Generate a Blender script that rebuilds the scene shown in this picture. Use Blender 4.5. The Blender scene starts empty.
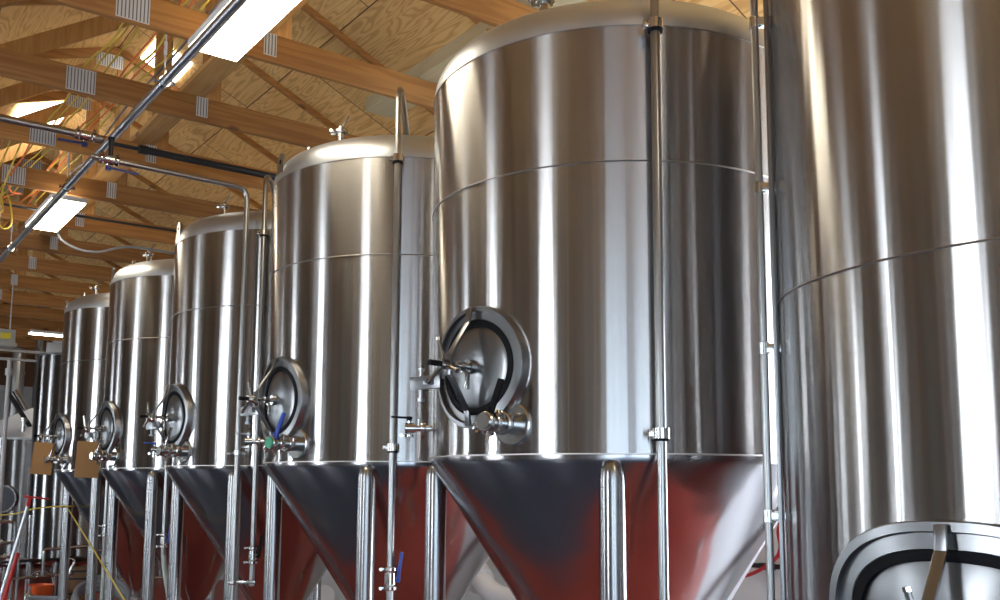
import bpy, math, random
from mathutils import Vector, Matrix
random.seed(4)
PI = math.pi
sc = bpy.context.scene
COL = sc.collection
EYE = 1.68

# ------------------------------------------------------------------ materials
def newmat(name):
    m = bpy.data.materials.new(name); m.use_nodes = True
    nt = m.node_tree
    return m, nt, nt.nodes['Principled BSDF']

def plain(name, col, rough=.5, metal=0., emit=None, es=0., coat=0.):
    m, nt, b = newmat(name)
    b.inputs['Base Color'].default_value = (*col, 1)
    b.inputs['Roughness'].default_value = rough
    b.inputs['Metallic'].default_value = metal
    if coat: b.inputs['Coat Weight'].default_value = coat
    if emit:
        b.inputs['Emission Color'].default_value = (*emit, 1)
        b.inputs['Emission Strength'].default_value = es
    return m

def node(nt, t, **kw):
    n = nt.nodes.new(t)
    for k, v in kw.items(): setattr(n, k, v)
    return n

def steel(name, col=(.62, .61, .60), rough=.30, aniso=.85, rot=0., wob=.02, wscale=(2.2, 2.2, .25), grime=.12):
    m, nt, b = newmat(name); L = nt.links
    b.inputs['Metallic'].default_value = 1
    b.inputs['Anisotropic'].default_value = aniso
    b.inputs['Anisotropic Rotation'].default_value = rot
    tc = node(nt, 'ShaderNodeTexCoord')
    if aniso > 0:
        tg = node(nt, 'ShaderNodeTangent', direction_type='RADIAL', axis='Z')
        L.new(tg.outputs[0], b.inputs['Tangent'])
    mp = node(nt, 'ShaderNodeMapping'); mp.inputs['Scale'].default_value = wscale
    L.new(tc.outputs['Object'], mp.inputs[0])
    nz = node(nt, 'ShaderNodeTexNoise'); nz.inputs['Scale'].default_value = 1.6; nz.inputs['Detail'].default_value = 1.5
    L.new(mp.outputs[0], nz.inputs[0])
    bp = node(nt, 'ShaderNodeBump'); bp.inputs['Strength'].default_value = 1.0; bp.inputs['Distance'].default_value = wob
    L.new(nz.outputs[0], bp.inputs['Height']); L.new(bp.outputs[0], b.inputs['Normal'])
    if aniso > .9:   # rolled sheet: faint ripples running up the wall
        mv = node(nt, 'ShaderNodeMapping'); mv.inputs['Scale'].default_value = (13, 13, .12)
        L.new(tc.outputs['Object'], mv.inputs[0])
        nv = node(nt, 'ShaderNodeTexNoise'); nv.inputs['Scale'].default_value = 1.; nv.inputs['Detail'].default_value = 2
        L.new(mv.outputs[0], nv.inputs[0])
        b2 = node(nt, 'ShaderNodeBump'); b2.inputs['Strength'].default_value = 1.; b2.inputs['Distance'].default_value = .0016
        L.new(nv.outputs[0], b2.inputs['Height']); L.new(bp.outputs[0], b2.inputs['Normal']); L.new(b2.outputs[0], b.inputs['Normal'])
    # fine brushing lines in roughness, light smudges in colour
    m2 = node(nt, 'ShaderNodeMapping'); m2.inputs['Scale'].default_value = (1.5, 1.5, 160) if aniso > 0 else (14, 14, 14)
    L.new(tc.outputs['Object'], m2.inputs[0])
    n2 = node(nt, 'ShaderNodeTexNoise'); n2.inputs['Scale'].default_value = 2; n2.inputs['Detail'].default_value = 2
    L.new(m2.outputs[0], n2.inputs[0])
    mr = node(nt, 'ShaderNodeMapRange'); mr.inputs[3].default_value = rough - .008; mr.inputs[4].default_value = rough + .010
    L.new(n2.outputs[0], mr.inputs[0]); b.inputs['Roughness'].default_value = rough
    if aniso == 0: L.new(mr.outputs[0], b.inputs['Roughness'])
    n3 = node(nt, 'ShaderNodeTexNoise'); n3.inputs['Scale'].default_value = 3; n3.inputs['Detail'].default_value = 5
    L.new(tc.outputs['Object'], n3.inputs[0])
    mx = node(nt, 'ShaderNodeMix', data_type='RGBA')
    mx.inputs[6].default_value = (*col, 1); mx.inputs[7].default_value = (*[c*(1-grime) for c in col], 1)
    L.new(n3.outputs[0], mx.inputs[0]); L.new(mx.outputs[2], b.inputs['Base Color'])
    return m

def wood(name, c1, c2, axis=0, sc_=1., rough=.62, knots=True):
    """sawn lumber: grain runs along the given object axis"""
    m, nt, b = newmat(name); L = nt.links
    tc = node(nt, 'ShaderNodeTexCoord')
    oi = node(nt, 'ShaderNodeObjectInfo')
    ad = node(nt, 'ShaderNodeVectorMath', operation='ADD')
    ml = node(nt, 'ShaderNodeVectorMath', operation='SCALE'); ml.inputs['Scale'].default_value = 37
    L.new(oi.outputs['Random'], ml.inputs[0]); L.new(tc.outputs['Object'], ad.inputs[0]); L.new(ml.outputs[0], ad.inputs[1])
    mp = node(nt, 'ShaderNodeMapping')
    s = [9*sc_]*3; s[axis] = .55*sc_
    mp.inputs['Scale'].default_value = s
    L.new(ad.outputs[0], mp.inputs[0])
    nz = node(nt, 'ShaderNodeTexNoise'); nz.inputs['Scale'].default_value = 1.2; nz.inputs['Detail'].default_value = 2; nz.inputs['Distortion'].default_value = .3
    L.new(mp.outputs[0], nz.inputs[0])
    wv = node(nt, 'ShaderNodeMath', operation='MULTIPLY'); wv.inputs[1].default_value = 34
    sn = node(nt, 'ShaderNodeMath', operation='SINE')
    L.new(nz.outputs[0], wv.inputs[0]); L.new(wv.outputs[0], sn.inputs[0])
    mr = node(nt, 'ShaderNodeMapRange'); mr.inputs[1].default_value = -1; L.new(sn.outputs[0], mr.inputs[0])
    n2 = node(nt, 'ShaderNodeTexNoise'); n2.inputs['Scale'].default_value = .8; L.new(ad.outputs[0], n2.inputs[0])
    av = node(nt, 'ShaderNodeMath', operation='MULTIPLY_ADD'); av.inputs[1].default_value = .45
    L.new(mr.outputs[0], av.inputs[0])
    hf = node(nt, 'ShaderNodeMath', operation='MULTIPLY'); hf.inputs[1].default_value = .7; L.new(n2.outputs[0], hf.inputs[0]); L.new(hf.outputs[0], av.inputs[2])
    mx = node(nt, 'ShaderNodeMix', data_type='RGBA'); mx.inputs[6].default_value = (*c1, 1); mx.inputs[7].default_value = (*c2, 1)
    L.new(av.outputs[0], mx.inputs[0])
    # each board a little lighter or darker than the next
    hv = node(nt, 'ShaderNodeHueSaturation')
    r2 = node(nt, 'ShaderNodeMapRange'); r2.inputs[3].default_value = .58; r2.inputs[4].default_value = 1.25
    L.new(oi.outputs['Random'], r2.inputs[0]); L.new(r2.outputs[0], hv.inputs['Value']); L.new(mx.outputs[2], hv.inputs['Color'])
    out = hv.outputs[0]
    if knots:
        k1 = node(nt, 'ShaderNodeMapping'); ks = [4.5]*3; ks[axis] = 2.2; k1.inputs['Scale'].default_value = ks; L.new(ad.outputs[0], k1.inputs[0])
        vo = node(nt, 'ShaderNodeTexVoronoi'); vo.inputs['Scale'].default_value = 1.0; L.new(k1.outputs[0], vo.inputs[0])
        kr = node(nt, 'ShaderNodeMapRange'); kr.inputs[1].default_value = .07; kr.inputs[2].default_value = .14; kr.inputs[3].default_value = .75; kr.inputs[4].default_value = 0
        L.new(vo.outputs['Distance'], kr.inputs[0])
        km = node(nt, 'ShaderNodeMix', data_type='RGBA'); km.inputs[7].default_value = (.10, .035, .012, 1)
        L.new(kr.outputs[0], km.inputs[0]); L.new(out, km.inputs[6]); out = km.outputs[2]
    L.new(out, b.inputs['Base Color']); b.inputs['Roughness'].default_value = rough
    return m

def plywood(name):
    m, nt, b = newmat(name); L = nt.links
    uv = node(nt, 'ShaderNodeUVMap'); uv.uv_map = 'UV'
    br = node(nt, 'ShaderNodeTexBrick'); br.offset = .5
    br.inputs['Scale'].default_value = 1; br.inputs['Brick Width'].default_value = 2.48; br.inputs['Row Height'].default_value = 1.22
    br.inputs['Mortar Size'].default_value = .006; br.inputs['Mortar Smooth'].default_value = .2; br.inputs['Bias'].default_value = 0
    br.inputs['Color1'].default_value = (.0, .0, .0, 1); br.inputs['Color2'].default_value = (1, 1, 1, 1); br.inputs['Mortar'].default_value = (.5, .5, .5, 1)
    L.new(uv.outputs[0], br.inputs[0])
    mp = node(nt, 'ShaderNodeMapping'); mp.inputs['Scale'].default_value = (.9, 7.0, 1); L.new(uv.outputs[0], mp.inputs[0])
    of = node(nt, 'ShaderNodeVectorMath', operation='MULTIPLY_ADD'); of.inputs[1].default_value = (9, 5, 7); L.new(br.outputs['Color'], of.inputs[0]); L.new(mp.outputs[0], of.inputs[2])
    nz = node(nt, 'ShaderNodeTexNoise'); nz.inputs['Scale'].default_value = 1.; nz.inputs['Detail'].default_value = 2.5; nz.inputs['Roughness'].default_value = .45; nz.inputs['Distortion'].default_value = .5
    L.new(of.outputs[0], nz.inputs[0])
    mu = node(nt, 'ShaderNodeMath', operation='MULTIPLY'); mu.inputs[1].default_value = 75; sn = node(nt, 'ShaderNodeMath', operation='SINE')
    L.new(nz.outputs[0], mu.inputs[0]); L.new(mu.outputs[0], sn.inputs[0])
    cr = node(nt, 'ShaderNodeValToRGB')
    e = cr.color_ramp.elements; e[0].position = 0; e[0].color = (.82, .53, .215, 1); e[1].position = 1; e[1].color = (.62, .35, .12, 1)
    e.new(.6).color = (.76, .475, .18, 1)
    mr = node(nt, 'ShaderNodeMapRange'); mr.inputs[1].default_value = -1; L.new(sn.outputs[0], mr.inputs[0]); L.new(mr.outputs[0], cr.inputs[0])
    hs = node(nt, 'ShaderNodeHueSaturation')
    vr = node(nt, 'ShaderNodeMapRange'); vr.inputs[3].default_value = .85; vr.inputs[4].default_value = 1.1; L.new(br.outputs['Color'], vr.inputs[0])
    L.new(vr.outputs[0], hs.inputs['Value']); L.new(cr.outputs[0], hs.inputs['Color'])
    mx = node(nt, 'ShaderNodeMix', data_type='RGBA'); mx.inputs[7].default_value = (.10, .045, .018, 1)
    L.new(br.outputs['Fac'], mx.inputs[0]); L.new(hs.outputs[0], mx.inputs[6]); L.new(mx.outputs[2], b.inputs['Base Color'])
    b.inputs['Roughness'].default_value = .7
    return m

def mottled(name, c1, c2, scale=2., rough=.6, r2=None):
    m, nt, b = newmat(name); L = nt.links
    tc = node(nt, 'ShaderNodeTexCoord'); nz = node(nt, 'ShaderNodeTexNoise'); nz.inputs['Scale'].default_value = scale; nz.inputs['Detail'].default_value = 6
    L.new(tc.outputs['Object'], nz.inputs[0])
    mx = node(nt, 'ShaderNodeMix', data_type='RGBA'); mx.inputs[6].default_value = (*c1, 1); mx.inputs[7].default_value = (*c2, 1)
    L.new(nz.outputs[0], mx.inputs[0]); L.new(mx.outputs[2], b.inputs['Base Color'])
    b.inputs['Roughness'].default_value = rough
    return m

M = {}
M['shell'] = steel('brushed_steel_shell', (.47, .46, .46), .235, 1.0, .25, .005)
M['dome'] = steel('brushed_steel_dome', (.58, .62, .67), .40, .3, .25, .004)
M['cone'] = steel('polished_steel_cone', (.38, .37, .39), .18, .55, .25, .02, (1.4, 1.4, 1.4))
M['pipe'] = steel('polished_steel_pipe', (.38, .38, .38), .30, 0, 0, .0005)
M['leg'] = steel('brushed_steel_leg', (.36, .36, .37), .26, .7, .25, .0005)
M['plate'] = steel('satin_steel_plate', (.27, .275, .29), .30, 0, 0, .0006, (2, 2, 2))
M['fitting'] = steel('bright_steel_fitting', (.55, .55, .545), .18, 0, 0, .0003)
M['dark_steel'] = plain('dark_steel', (.05, .05, .055), .4, .8)
M['beadw'] = plain('ground_weld_steel', (.72, .71, .69), .5, 1)
M['weld'] = plain('weld_bead_steel', (.30, .27, .25), .45, 1)
M['galv'] = plain('galvanised_steel', (.62, .65, .70), .42, .35)
M['galvd'] = plain('galvanised_slots', (.14, .16, .19), .5, .3)
M['galv_pipe'] = steel('grey_steel_conduit', (.50, .51, .54), .28, 0, 0, .0003)
M['black'] = plain('black_rubber', (.008, .008, .010), .75)
M['black'].node_tree.nodes['Principled BSDF'].inputs['Specular IOR Level'].default_value = .15
M['blackpipe'] = plain('black_painted_pipe', (.02, .022, .028), .4)
M['blue'] = plain('blue_handle_vinyl', (.02, .07, .42), .35)
M['green'] = plain('green_cap_plastic', (.01, .30, .16), .4)
M['orange'] = plain('orange_plastic', (.85, .13, .02), .4)
M['red'] = plain('red_plastic', (.55, .02, .02), .4)
M['redhose'] = plain('red_hose_rubber', (.42, .01, .02), .4)
M['yellow'] = plain('yellow_cable_jacket', (.62, .46, .06), .5)
M['cable_o'] = plain('orange_cable_jacket', (.75, .17, .05), .5)
M['cable_g'] = plain('grey_cable_jacket', (.16, .16, .18), .5)
M['greyhose'] = plain('grey_hose_rubber', (.25, .27, .30), .45)
M['clearhose'] = plain('milky_clear_hose', (.45, .50, .46), .3)
M['white'] = mottled('white_pipe_insulation', (.74, .75, .80), (.66, .67, .73), 1.5, .35)
M['vesselroof'] = mottled('pale_painted_vessel_roof', (.68, .74, .90), (.60, .66, .82), 2, .35)
M['vshell'] = steel('dull_steel_vessel', (.26, .26, .27), .27, 1.0, .25, .005)
M['card'] = mottled('brown_cardboard', (.33, .17, .055), (.28, .14, .045), 3, .75)
M['barrelwood'] = wood('old_brown_wood', (.22, .12, .05), (.14, .07, .03), 2, 2., .6, False)
M['woodY'] = wood('lumber_chord', (.25, .095, .022), (.47, .225, .062), 0)
M['woodX'] = wood('lumber_web', (.42, .19, .05), (.62, .34, .11), 2)
M['woodX2'] = wood('lumber_flat_board', (.50, .24, .07), (.70, .41, .15), 1)
M['bluedk'] = plain('dark_blue_handle_vinyl', (.015, .03, .16), .35)
M['woodB'] = wood('lumber_pale_brace', (.66, .56, .34), (.76, .66, .44), 1, 1, .7, False)
M['ply'] = plywood('plywood_sheathing')
M['floor'] = mottled('red_epoxy_floor', (.36, .05, .03), (.28, .04, .028), 1.2, .38)
M['concrete'] = mottled('pale_concrete_floor', (.46, .47, .50), (.36, .37, .40), 1.5, .5)
M['aisle'] = mottled('slate_grey_floor', (.07, .09, .14), (.045, .06, .10), 1.2, .35)
M['wallw'] = mottled('white_painted_wall', (.72, .74, .78), (.66, .68, .72), .6, .6)
M['walla'] = mottled('taupe_painted_wall', (.26, .245, .235), (.22, .205, .20), .6, .7)
M['wallf'] = mottled('grey_painted_far_wall', (.45, .46, .47), (.38, .39, .40), .6, .7)
M['greybox'] = plain('grey_enamel', (.42, .43, .42), .45)
M['sticker'] = plain('yellow_sticker', (.75, .62, .03), .5)
M['lamp'] = plain('lamp_diffuser_lit', (.9, .9, .9), .5, 0, (1., .88, .66), 20)
M['added_uplight'] = plain('added_uplight_glow', (.9, .9, .9), .5, 0, (1., .88, .66), 7)
M['lamph'] = plain('lamp_housing_white', (.75, .77, .80), .45)
M['window'] = plain('daylit_window_glass', (.8, .85, .9), .3, 0, (.86, .94, 1.), 20)
M['door_glow'] = plain('added_glow_panel', (.8, .85, .9), .5, 0, (.66, .84, 1.), 4.8)
M['sky'] = plain('daylit_skylight_panel', (.9, .9, .85), .5, 0, (1., .95, .82), 7)
M['frame'] = plain('white_window_frame', (.6, .6, .6), .5)

# ------------------------------------------------------------------ mesh builder
class MB:
    def __init__(s): s.v = []; s.f = []
    def add(s, vs, fs, mat=None):
        o = len(s.v); s.v += [tuple(mat @ Vector(p)) if mat else tuple(p) for p in vs]; s.f += [[i+o for i in f] for f in fs]
        return s
    def box(s, x0, x1, y0, y1, z0, z1, mat=None, bev=0.):
        if bev <= 0:
            vs = [(x, y, z) for x in (x0, x1) for y in (y0, y1) for z in (z0, z1)]
            return s.add(vs, [(0, 1, 3, 2), (4, 6, 7, 5), (0, 4, 5, 1), (2, 3, 7, 6), (0, 2, 6, 4), (1, 5, 7, 3)], mat)
        b = bev; c = ((x0+x1)/2, (y0+y1)/2, (z0+z1)/2); h = ((x1-x0)/2, (y1-y0)/2, (z1-z0)/2)
        import bmesh
        bm = bmesh.new(); bmesh.ops.create_cube(bm, size=1)
        for v in bm.verts: v.co = Vector((c[0]+v.co.x*2*h[0], c[1]+v.co.y*2*h[1], c[2]+v.co.z*2*h[2]))
        bmesh.ops.bevel(bm, geom=bm.edges[:], offset=b, segments=2, affect='EDGES', profile=.6)
        bm.verts.index_update(); vs = [tuple(v.co) for v in bm.verts]; fs = [[v.index for v in f.verts] for f in bm.faces]; bm.free()
        return s.add(vs, fs, mat)
    def bar(s, a, b, w, t, up=(0, 0, 1), bev=.002):
        """rectangular bar from a to b; w along the side axis, t along the up axis"""
        a = Vector(a); b = Vector(b); d = b-a; L = d.length; x = d/L; y = Vector(up).cross(x)
        if y.length < 1e-4: y = Vector((1, 0, 0)).cross(x)
        y.normalize(); z = x.cross(y)
        m = Matrix((x, y, z)).transposed().to_4x4(); m.translation = a
        return s.box(0, L, -w/2, w/2, -t/2, t/2, m, bev)
    def tube(s, pts, r, n=12, cap=True):
        pts = [Vector(p) for p in pts]; N = len(pts)
        rs = r if isinstance(r, (list, tuple)) else [r]*N
        t0 = (pts[1]-pts[0]).normalized(); u = Vector((0, 0, 1)).cross(t0)
        if u.length < 1e-3: u = Vector((1, 0, 0)).cross(t0)
        u.normalize(); rings = []
        for i, p in enumerate(pts):
            if i == 0: t = t0
            elif i == N-1: t = (pts[-1]-pts[-2]).normalized()
            else: t = ((pts[i]-pts[i-1]).normalized()+(pts[i+1]-pts[i]).normalized()).normalized()
            u = (u-t*u.dot(t)).normalized(); w = t.cross(u)
            k = 1.
            if 0 < i < N-1:
                c = t.dot((pts[i]-pts[i-1]).normalized()); k = 1/max(c, .5) if c < .9 else 1.
            rings.append([p+(u*math.cos(2*PI*j/n)+w*math.sin(2*PI*j/n))*rs[i]*k for j in range(n)])
        vs = [q for rr in rings for q in rr]; fs = []
        for i in range(N-1):
            for j in range(n): fs.append((i*n+j, i*n+(j+1) % n, (i+1)*n+(j+1) % n, (i+1)*n+j))
        if cap: fs += [tuple(reversed(range(n))), tuple((N-1)*n+j for j in range(n))]
        return s.add(vs, fs)
    def lathe(s, prof, n=96, mat=None, cap=False):
        vs = []; fs = []; K = len(prof)
        for (r, z) in prof:
            for j in range(n): vs.append((r*math.cos(2*PI*j/n), r*math.sin(2*PI*j/n), z))
        for i in range(K-1):
            for j in range(n): fs.append((i*n+j, i*n+(j+1) % n, (i+1)*n+(j+1) % n, (i+1)*n+j))
        if cap:
            fs += [tuple(reversed(range(n))), tuple((K-1)*n+j for j in range(n))]
        return s.add(vs, fs, mat)
    def sweep_ring(s, sec, fn, n=72):
        """closed section list (rho offset, n) swept around an oval; fn(theta, off, h) -> point"""
        K = len(sec); vs = []; fs = []
        for j in range(n):
            for (o, h) in sec: vs.append(fn(2*PI*j/n, o, h))
        for j in range(n):
            j2 = (j+1) % n
            for i in range(K): fs.append((j*K+i, j*K+(i+1) % K, j2*K+(i+1) % K, j2*K+i))
        return s.add(vs, fs)
    def build(s, name, mat, parent=None, loc=None, smooth=True, origin=None, angle=32):
        me = bpy.data.meshes.new(name)
        vs = s.v
        if origin is not None: vs = [(v[0]-origin[0], v[1]-origin[1], v[2]-origin[2]) for v in vs]
        me.from_pydata(vs, [], s.f); me.validate()
        import bmesh
        bm = bmesh.new(); bm.from_mesh(me); bmesh.ops.recalc_face_normals(bm, faces=bm.faces); bm.to_mesh(me); bm.free()
        me.materials.append(mat)
        if smooth:
            me.polygons.foreach_set('use_smooth', [True]*len(me.polygons))
            me.set_sharp_from_angle(angle=math.radians(angle))
        me.update()
        o = bpy.data.objects.new(name, me); COL.objects.link(o)
        if origin is not None: o.location = origin
        if loc: o.location = loc
        if parent: o.parent = parent
        return o

def fillet(pts, r, n=6):
    """round the inner corners of a polyline"""
    P = [Vector(p) for p in pts]; out = [P[0]]
    for i in range(1, len(P)-1):
        a = (P[i-1]-P[i]); b = (P[i+1]-P[i]); k = min(r, a.length*.49, b.length*.49)
        A = P[i]+a.normalized()*k; B = P[i]+b.normalized()*k
        for j in range(n+1):
            t = j/n; out.append(A*(1-t)**2+P[i]*2*t*(1-t)+B*t*t)
    out.append(P[-1]); return out

def spline(pts, n=8):
    P = [Vector(p) for p in pts]; P = [P[0]*2-P[1]]+P+[P[-1]*2-P[-2]]; out = []
    for i in range(1, len(P)-2):
        for j in range(n):
            t = j/n; a, b, c, d = P[i-1:i+3]
            out.append(.5*((2*b)+(c-a)*t+(2*a-5*b+4*c-d)*t*t+(3*b-a-3*c+d)*t**3))
    out.append(P[-2]); return out

def tag(o, label=None, cat=None, group=None, kind=None):
    if label: o['label'] = label
    if cat: o['category'] = cat
    if group: o['group'] = group
    if kind: o['kind'] = kind
    return o
def empty(name, loc, label, cat, group=None):
    o = bpy.data.objects.new(name, None); COL.objects.link(o); o.location = loc; o.empty_display_size = .1
    return tag(o, label, cat, group)
def kids(o): return [c for c in bpy.data.objects if c.parent == o]
def copy_tree(o, parent=None):
    ch = kids(o); c = o.copy(); COL.objects.link(c); c.parent = parent
    for k in ch: copy_tree(k, c)
    return c
def az(a, r=1., z=0.):
    a = math.radians(a); return Vector((r*math.sin(a), r*math.cos(a), z))

# ------------------------------------------------------------------ clamp / valve pieces
def clamp_ring(mb, p, d, r, w=.012):
    """sanitary clamp: a split ring with a bolt, around axis d at p"""
    p = Vector(p); d = Vector(d).normalized()
    mb.tube([p-d*w, p-d*w*.6, p+d*w*.6, p+d*w], [r*.9, r, r, r*.9], 16)
    s = d.cross(Vector((.3, .5, .8))).normalized()
    mb.bar(p+s*(r*.9), p+s*(r+.022), w*1.6, .012)
    q = p+s*(r+.014); c = d.cross(s)
    mb.tube([q-c*.02, q+c*.02], .005, 8)
    mb.tube([q+c*.012, q+c*.022], .010, 6)

# ------------------------------------------------------------------ fermentation tank
R = .9
RIM, SEAM, WELD = 1.790, 2.963, 3.535
def tank_shell(root, rim, seam, weld, dome=True, cone=True, coneb=.46, rr=R):
    m = MB()
    m.lathe([(rr, rim+.018+(weld-rim-.018)*i/12) for i in range(13)], 160)
    m.lathe([(rr-.006, rim), (rr+.003, rim)], 160); m.lathe([(rr+.003, rim), (rr+.003, rim+.018)], 160); m.lathe([(rr+.003, rim+.018), (rr-.001, rim+.018)], 160)
    sh = m.build('shell', M['shell'], root)
    w = MB(); w.lathe([(rr-.004, rim-.001), (rr+.005, rim+.001), (rr+.005, rim+.005), (rr-.004, rim+.007)], 160); w.build('rim_weld', M['beadw'], sh)
    w = MB(); w.lathe([(rr-.01, seam-.004), (rr+.003, seam-.003), (rr+.005, seam), (rr+.003, seam+.003), (rr-.01, seam+.004)], 160)
    w.build('weld_seam', M['weld'], sh)
    if dome:
        d = MB()
        pr = [(.9, 0), (.9, .012), (.8985, .035), (.894, .06), (.884, .088), (.868, .115), (.845, .14), (.815, .16), (.775, .178), (.70, .20), (.6, .222), (.5, .24), (.35, .258), (.2, .27), (.08, .276), (.001, .277)]
        d.lathe([(r*rr/.9, weld+z) for r, z in pr], 160)
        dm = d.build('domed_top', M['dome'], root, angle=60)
        w = MB(); w.lathe([(rr-.01, weld-.002), (rr+.0035, weld-.0014), (rr+.0035, weld+.0014), (rr-.01, weld+.002)], 160)
        w.build('weld_seam', M['weld'], dm)
    if cone:
        c = MB()
        r0 = rr-.008
        pr = [(r0, rim+.004), (r0, rim-.018), (r0-.006, rim-.034)]
        zt = rim-.034; rt = r0-.006
        for i in range(1, 11): t = i/10; pr.append((rt+(.055-rt)*t, zt+(coneb-zt)*t))
        pr += [(.05, coneb-.02), (.05, coneb-.09)]
        c.lathe(pr, 128)
        co = c.build('cone_bottom', M['cone'], root)
        p = MB()
        p.tube(fillet([(0, 0, coneb-.08), (0, 0, .24), (-.35, -.1, .20)], .1), .034, 14)
        clamp_ring(p, (0, 0, coneb-.10), (0, 0, 1), .06)
        p.build('outlet_pipe', M['fitting'], co)

def tank_legs(root, rim, rr=R, top_over=-.02):
    for a in (-135, -45, 135, 45):
        m = MB(); c = az(a, rr-.012)
        zt = rim+top_over
        prof = [(.0, .0), (.085, 0), (.085, .012), (.03, .014), (.03, .07), (.052, .075)]
        prof += [(.052, .3+(zt-.08-.3)*i/4) for i in range(5)] + [(.051, zt-.055), (.046, zt-.03), (.036, zt-.012), (.02, zt-.003), (.001, zt)]
        m.lathe(prof, 28)
        o = m.build('leg', M['leg'], root, loc=c)
        f = MB(); f.lathe([(.001, .013), (.07, .013), (.07, .02), (.025, .035), (.025, .072), (.001, .072)], 20)
        f.build('levelling_foot', M['fitting'], o)

def manway(root, zc, a=-99, fr=(.274, .258), sq=1.):
    N = az(a); T = Vector((N.y, -N.x, 0)); Z = Vector((0, 0, 1)); O = N*R+Z*zc
    P = lambda t, z, n: O+T*t+Z*z+N*(n-.7*(R-math.sqrt(R*R-t*t)))   # the frame hugs the curved wall
    ax, az_ = fr; ix, iz = ax*.79, az_*.83
    def co(t): return math.copysign(abs(math.cos(t))**sq, math.cos(t))
    def si(t): return math.copysign(abs(math.sin(t))**sq, math.sin(t))
    def oval(th, o, h): return P((ax+o)*co(th), (az_+o)*si(th), h)
    m = MB()
    w = ax-ix
    m.sweep_ring([(0, -.12), (0, .022), (-.004, .030), (-w*.36, .031), (-w*.42, .014), (-w+.004, .016), (-w, .012), (-w, -.12)], oval, 96)
    fr_ = m.build('manway_frame', M['plate'], root)
    hb = MB()
    # davit bracket and swing arm carrying the door
    zb = -.045
    a0 = P(.20, zb, .05); a1 = P(.345, zb-.005, .135)
    hb.bar(a0, a1, .016, .058, bev=.003)
    hb.bar(P(.25, zb, -.02), P(.25, zb, .10), .05, .03, bev=.003)
    hb.tube([P(.30, zb-.075, .10), P(.30, zb+.055, .10)], .009, 10)
    hb.tube([P(.30, zb+.05, .10), P(.30, zb+.062, .10)], .015, 10)
    hb.tube([P(.30, zb-.085, .10), P(.30, zb-.070, .10)], .017, 10)
    hb.build('hinge_arm', M['plate'], fr_)
    # door
    d = MB(); K = 64; rings = [(1.0, .000), (1.0, .012), (.97, .018), (.8, .026), (.5, .038), (.2, .043), (.02, .044)]
    vs = []; fs = []
    dx, dz = ix-.022, iz-.022
    for (k, h) in rings:
        for j in range(K): th = 2*PI*j/K; vs.append(P(dx*k*co(th), dz*k*si(th), h-.012))
    for i in range(len(rings)-1):
        for j in range(K): fs.append((i*K+j, i*K+(j+1) % K, (i+1)*K+(j+1) % K, (i+1)*K+j))
    fs.append(tuple((len(rings)-1)*K+j for j in range(K)))
    d.add(vs, fs); door = d.build('door', M['plate'], root, angle=50)
    g = MB()
    g.sweep_ring([(-w+.001, -.06), (-w+.001, .016), (-w-.012, .020), (-w-.027, .016), (-w-.029, -.06)], oval, 96)
    g.build('gasket', M['black'], door)
    y = MB()
    # bent yoke bar bridging the opening
    apex = .155
    for sgn in (1, -1):
        p0 = P(.005, sgn*(iz+.035), .042); p1 = P(.0, sgn*(iz-.03), .055); p2 = P(.0, sgn*.035, apex)
        y.bar(p0, p1, .032, .010, up=N, bev=.002); y.bar(p1, p2, .032, .010, up=N, bev=.002)
    y.bar(P(0, .045, apex), P(0, -.045, apex), .04, .014, up=N, bev=.003)
    y.build('yoke_bar', M['plate'], door)
    s = MB()
    s.tube([P(0, 0, .03), P(0, 0, .055)], .030, 16); s.tube([P(0, 0, .05), P(0, 0, .20)], .011, 12)
    s.tube([P(0, 0, .07), P(0, 0, .10)], .018, 12)
    s.bar(P(-.035, -.03, .085), P(-.035, -.10, .085), .016, .016); s.bar(P(-.035, -.03, .085), P(0, -.02, .085), .014, .014)
    s.build('spindle', M['fitting'], door)
    e = MB(); e.tube([P(0, 0, .195), P(0, 0, .255)], .012, 12); e.build('threaded_end', M['black'], door)
    h = MB(); h.tube([P(0, 0, .165), P(0, 0, .205)], .022, 16)
    for k in range(3):
        th = math.radians(80+120*k); dr = T*math.cos(th)+Z*math.sin(th)
        h.tube([P(0, 0, .185)+dr*.015, P(0, 0, .195)+dr*.105], .0095, 10); h.tube([P(0, 0, .195)+dr*.10, P(0, 0, .1955)+dr*.112], .0105, 10)
    h.build('hand_wheel', M['fitting'], door)
    return fr_

def racking_valve(root, z, a, hmat, cap=None, handle_up=True):
    N = az(a); T = Vector((N.y, -N.x, 0)); Z = Vector((0, 0, 1)); O = N*R+Z*z
    P = lambda t, zz, n: O+T*t+Z*zz+N*n
    m = MB()
    m.tube([P(0, 0, -.03), P(0, 0, .006), P(0, 0, .010)], [.088, .088, .082], 40)
    m.tube([P(0, 0, 0), P(0, 0, .05)], .042, 20)
    m.tube([P(0, 0, .05), P(0, 0, .19)], .024, 18)
    clamp_ring(m, P(0, 0, .075), N, .048); clamp_ring(m, P(0, 0, .135), N, .040); clamp_ring(m, P(0, 0, .185), N, .040)
    m.tube([P(0, 0, .10), P(0, .035, .10), P(0, .05, .10)], [.016, .016, .011], 12)
    m.tube([P(.02, -.02, .12), P(.03, -.075, .14)], .007, 8)
    m.tube([P(-.03, -.02, .06), P(-.045, .03, .06)], .010, 8)
    v = m.build('racking_port', M['fitting'], root)
    h = MB()
    h.bar(P(0, .03, .155), P(0, .06, .155), .02, .03); h.bar(P(-.005, .035, .16), P(-.035, .17, .13), .028, .012, up=N, bev=.004)
    h.tube([P(0, 0, .155), P(0, .045, .155)], .014, 12)
    h.build('valve_handle', hmat, v)
    f = MB(); f.tube([P(0, 0, .19), P(0, 0, .205)], .030, 20)
    f.build('end_cap', cap or M['fitting'], v)
    return v

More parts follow.
